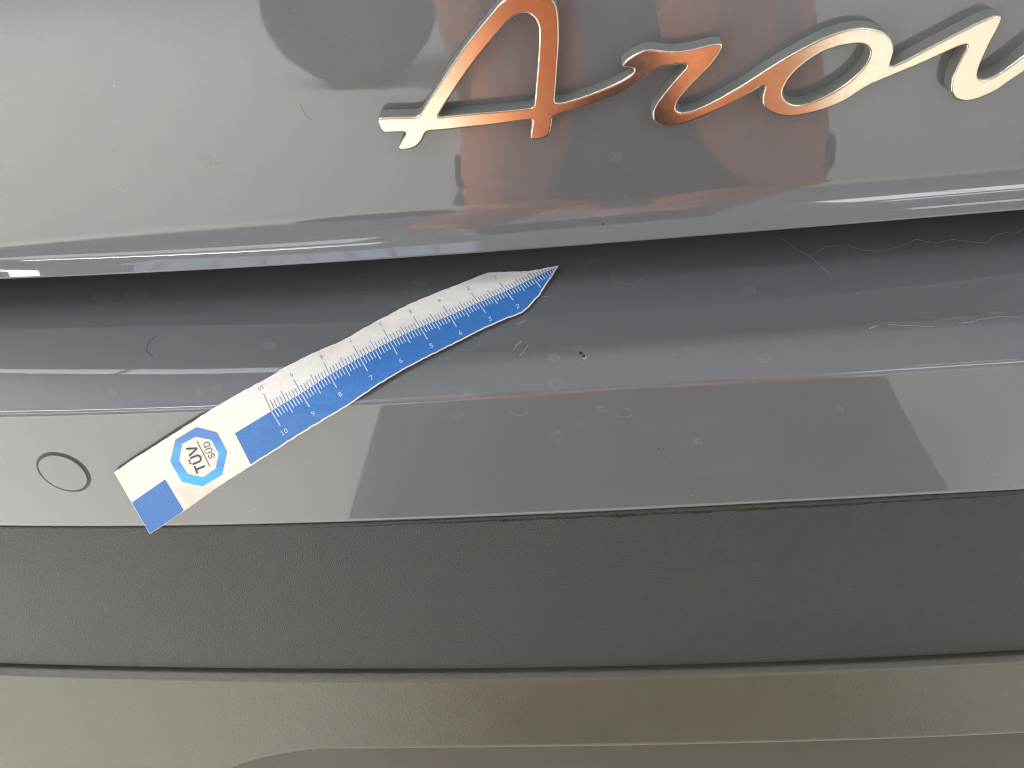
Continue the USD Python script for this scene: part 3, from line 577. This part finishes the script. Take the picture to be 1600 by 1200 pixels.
# wheel standing on the floor behind, mirrored at the upper left of the tailgate
wc = np.array([-0.78, -2.62, 0.31])
wheel = thing('wheel', 'dark tyre standing on the floor, mirrored at the upper left of the tailgate', 'wheel', (wc[0], wc[1], 0))
wx, wz, wn = np.array([1.0, 0, 0]), np.array([0, 0, 1.0]), np.array([0, 1.0, 0])
RUB = plain('tyre_rubber', (0.022, 0.022, 0.025), 0.7)
part('tyre', lathe([(0.205, -0.09), (0.235, -0.105), (0.285, -0.10), (0.308, -0.08), (0.31, 0.0), (0.308, 0.08), (0.285, 0.10), (0.235, 0.105), (0.205, 0.09)], wc, wx, wz, wn), RUB, wheel, smooth=40)
part('rim', lathe([(0.208, 0.085), (0.20, 0.07), (0.19, 0.03), (0.06, 0.045), (0.0001, 0.05)], wc, wx, wz, wn), plain('dark_rim', (0.06, 0.06, 0.065), 0.4, metallic=0.6), wheel, smooth=40)

# lamps under the hall roof, mirrored as thin lines in the lips of the bodywork
def emis(name, rgb, k): return mt(name, {'e': ('emission', {'color': rgb, 'strength': k})}, [], surface='e.emission')
TUBE = emis('lit_tube', (0.95, 0.97, 1.0), 11.0); HOUSE = plain('lamp_housing', (0.6, 0.6, 0.6), 0.5)
PANE = emis('lit_roof_pane', (0.72, 0.86, 1.0), 3.2)
def strip_lamp(x, y, z, ln, rot, label):
    t = thing('ceiling_lamp', label, 'lamp', (x, y, z), 'strip lamps under the roof')
    ex = np.array([math.cos(rot), math.sin(rot), 0]); ey = np.array([-math.sin(rot), math.cos(rot), 0]); ez = np.array([0, 0, 1.0]); c = np.array([x, y, z])
    part('lamp_housing', obox(c+ez*0.05, ex, ey, ez, (ln+0.06, 0.18, 0.06), 0.008), HOUSE, t, smooth=30)
    for k in (-1, 1):
        part('tube', trimesh.creation.cylinder(0.016, segment=[c+ey*k*0.05-ex*ln/2, c+ey*k*0.05+ex*ln/2], sections=14), TUBE, t, smooth=40)
strip_lamp(1.15, -1.0, 3.0, 0.36, 0.1, 'twin tube strip lamp mirrored at the right end of the tailgate lip')
strip_lamp(-2.2, -2.6, 3.0, 2.2, 0.0, 'long twin tube strip lamp mirrored along the bumper edge at the left')
strip_lamp(2.1, -2.6, 3.0, 1.6, 0.0, 'long twin tube strip lamp mirrored along the bumper edge at the right')
ADDED_FAR_GLOW = emis('added_far_glow', (0.90, 0.95, 1.0), 9.0)  # glow of the panels added at the far right
def roof_row(x0, y, n, w, dpt, label, pane=PANE):
    X, Y, Z = np.eye(3); z = 3.1; c = x0+n*w/2
    t = thing('lit_roof_row', label, 'window', (c, y, z), 'rows of lit roof panes')
    for k in range(n): part('pane', obox((x0+(k+0.5)*w, y, z), X, Y, Z, (w-0.024, dpt, 0.012), 0.003), pane, t)
    for k in range(n+1): part('glazing_bar', obox((x0+k*w, y, z), X, Y, Z, (0.022, dpt+0.05, 0.03), 0.003), HOUSE, t)
roof_row(-2.9, -0.50, 3, 0.56, 0.30, 'short row of added bright panels over the car, for the lamp highlight at the left of the bumper ledge', emis('added_over_car_glow', (0.95, 0.96, 1.0), 15.0))  # added glowing panels that put a lamp highlight on the ledge
roof_row(-2.05, -1.6, 8, 0.19, 0.55, 'row of small bluish lit roof panes mirrored at the left of the tailgate lip')
roof_row(-5.0, -3.6, 5, 0.72, 0.9, 'added far row of large glowing panels for the highlight in the left end of the bumper crease', emis('added_far_left_glow', (0.90, 0.95, 1.0), 5.0))  # added glow, there only to draw a bright line along the crease
roof_row(1.3, -3.6, 4, 0.72, 0.9, 'added far row of large glowing panels for the highlight in the right end of the bumper crease', ADDED_FAR_GLOW)  # likewise added for the crease line on this side
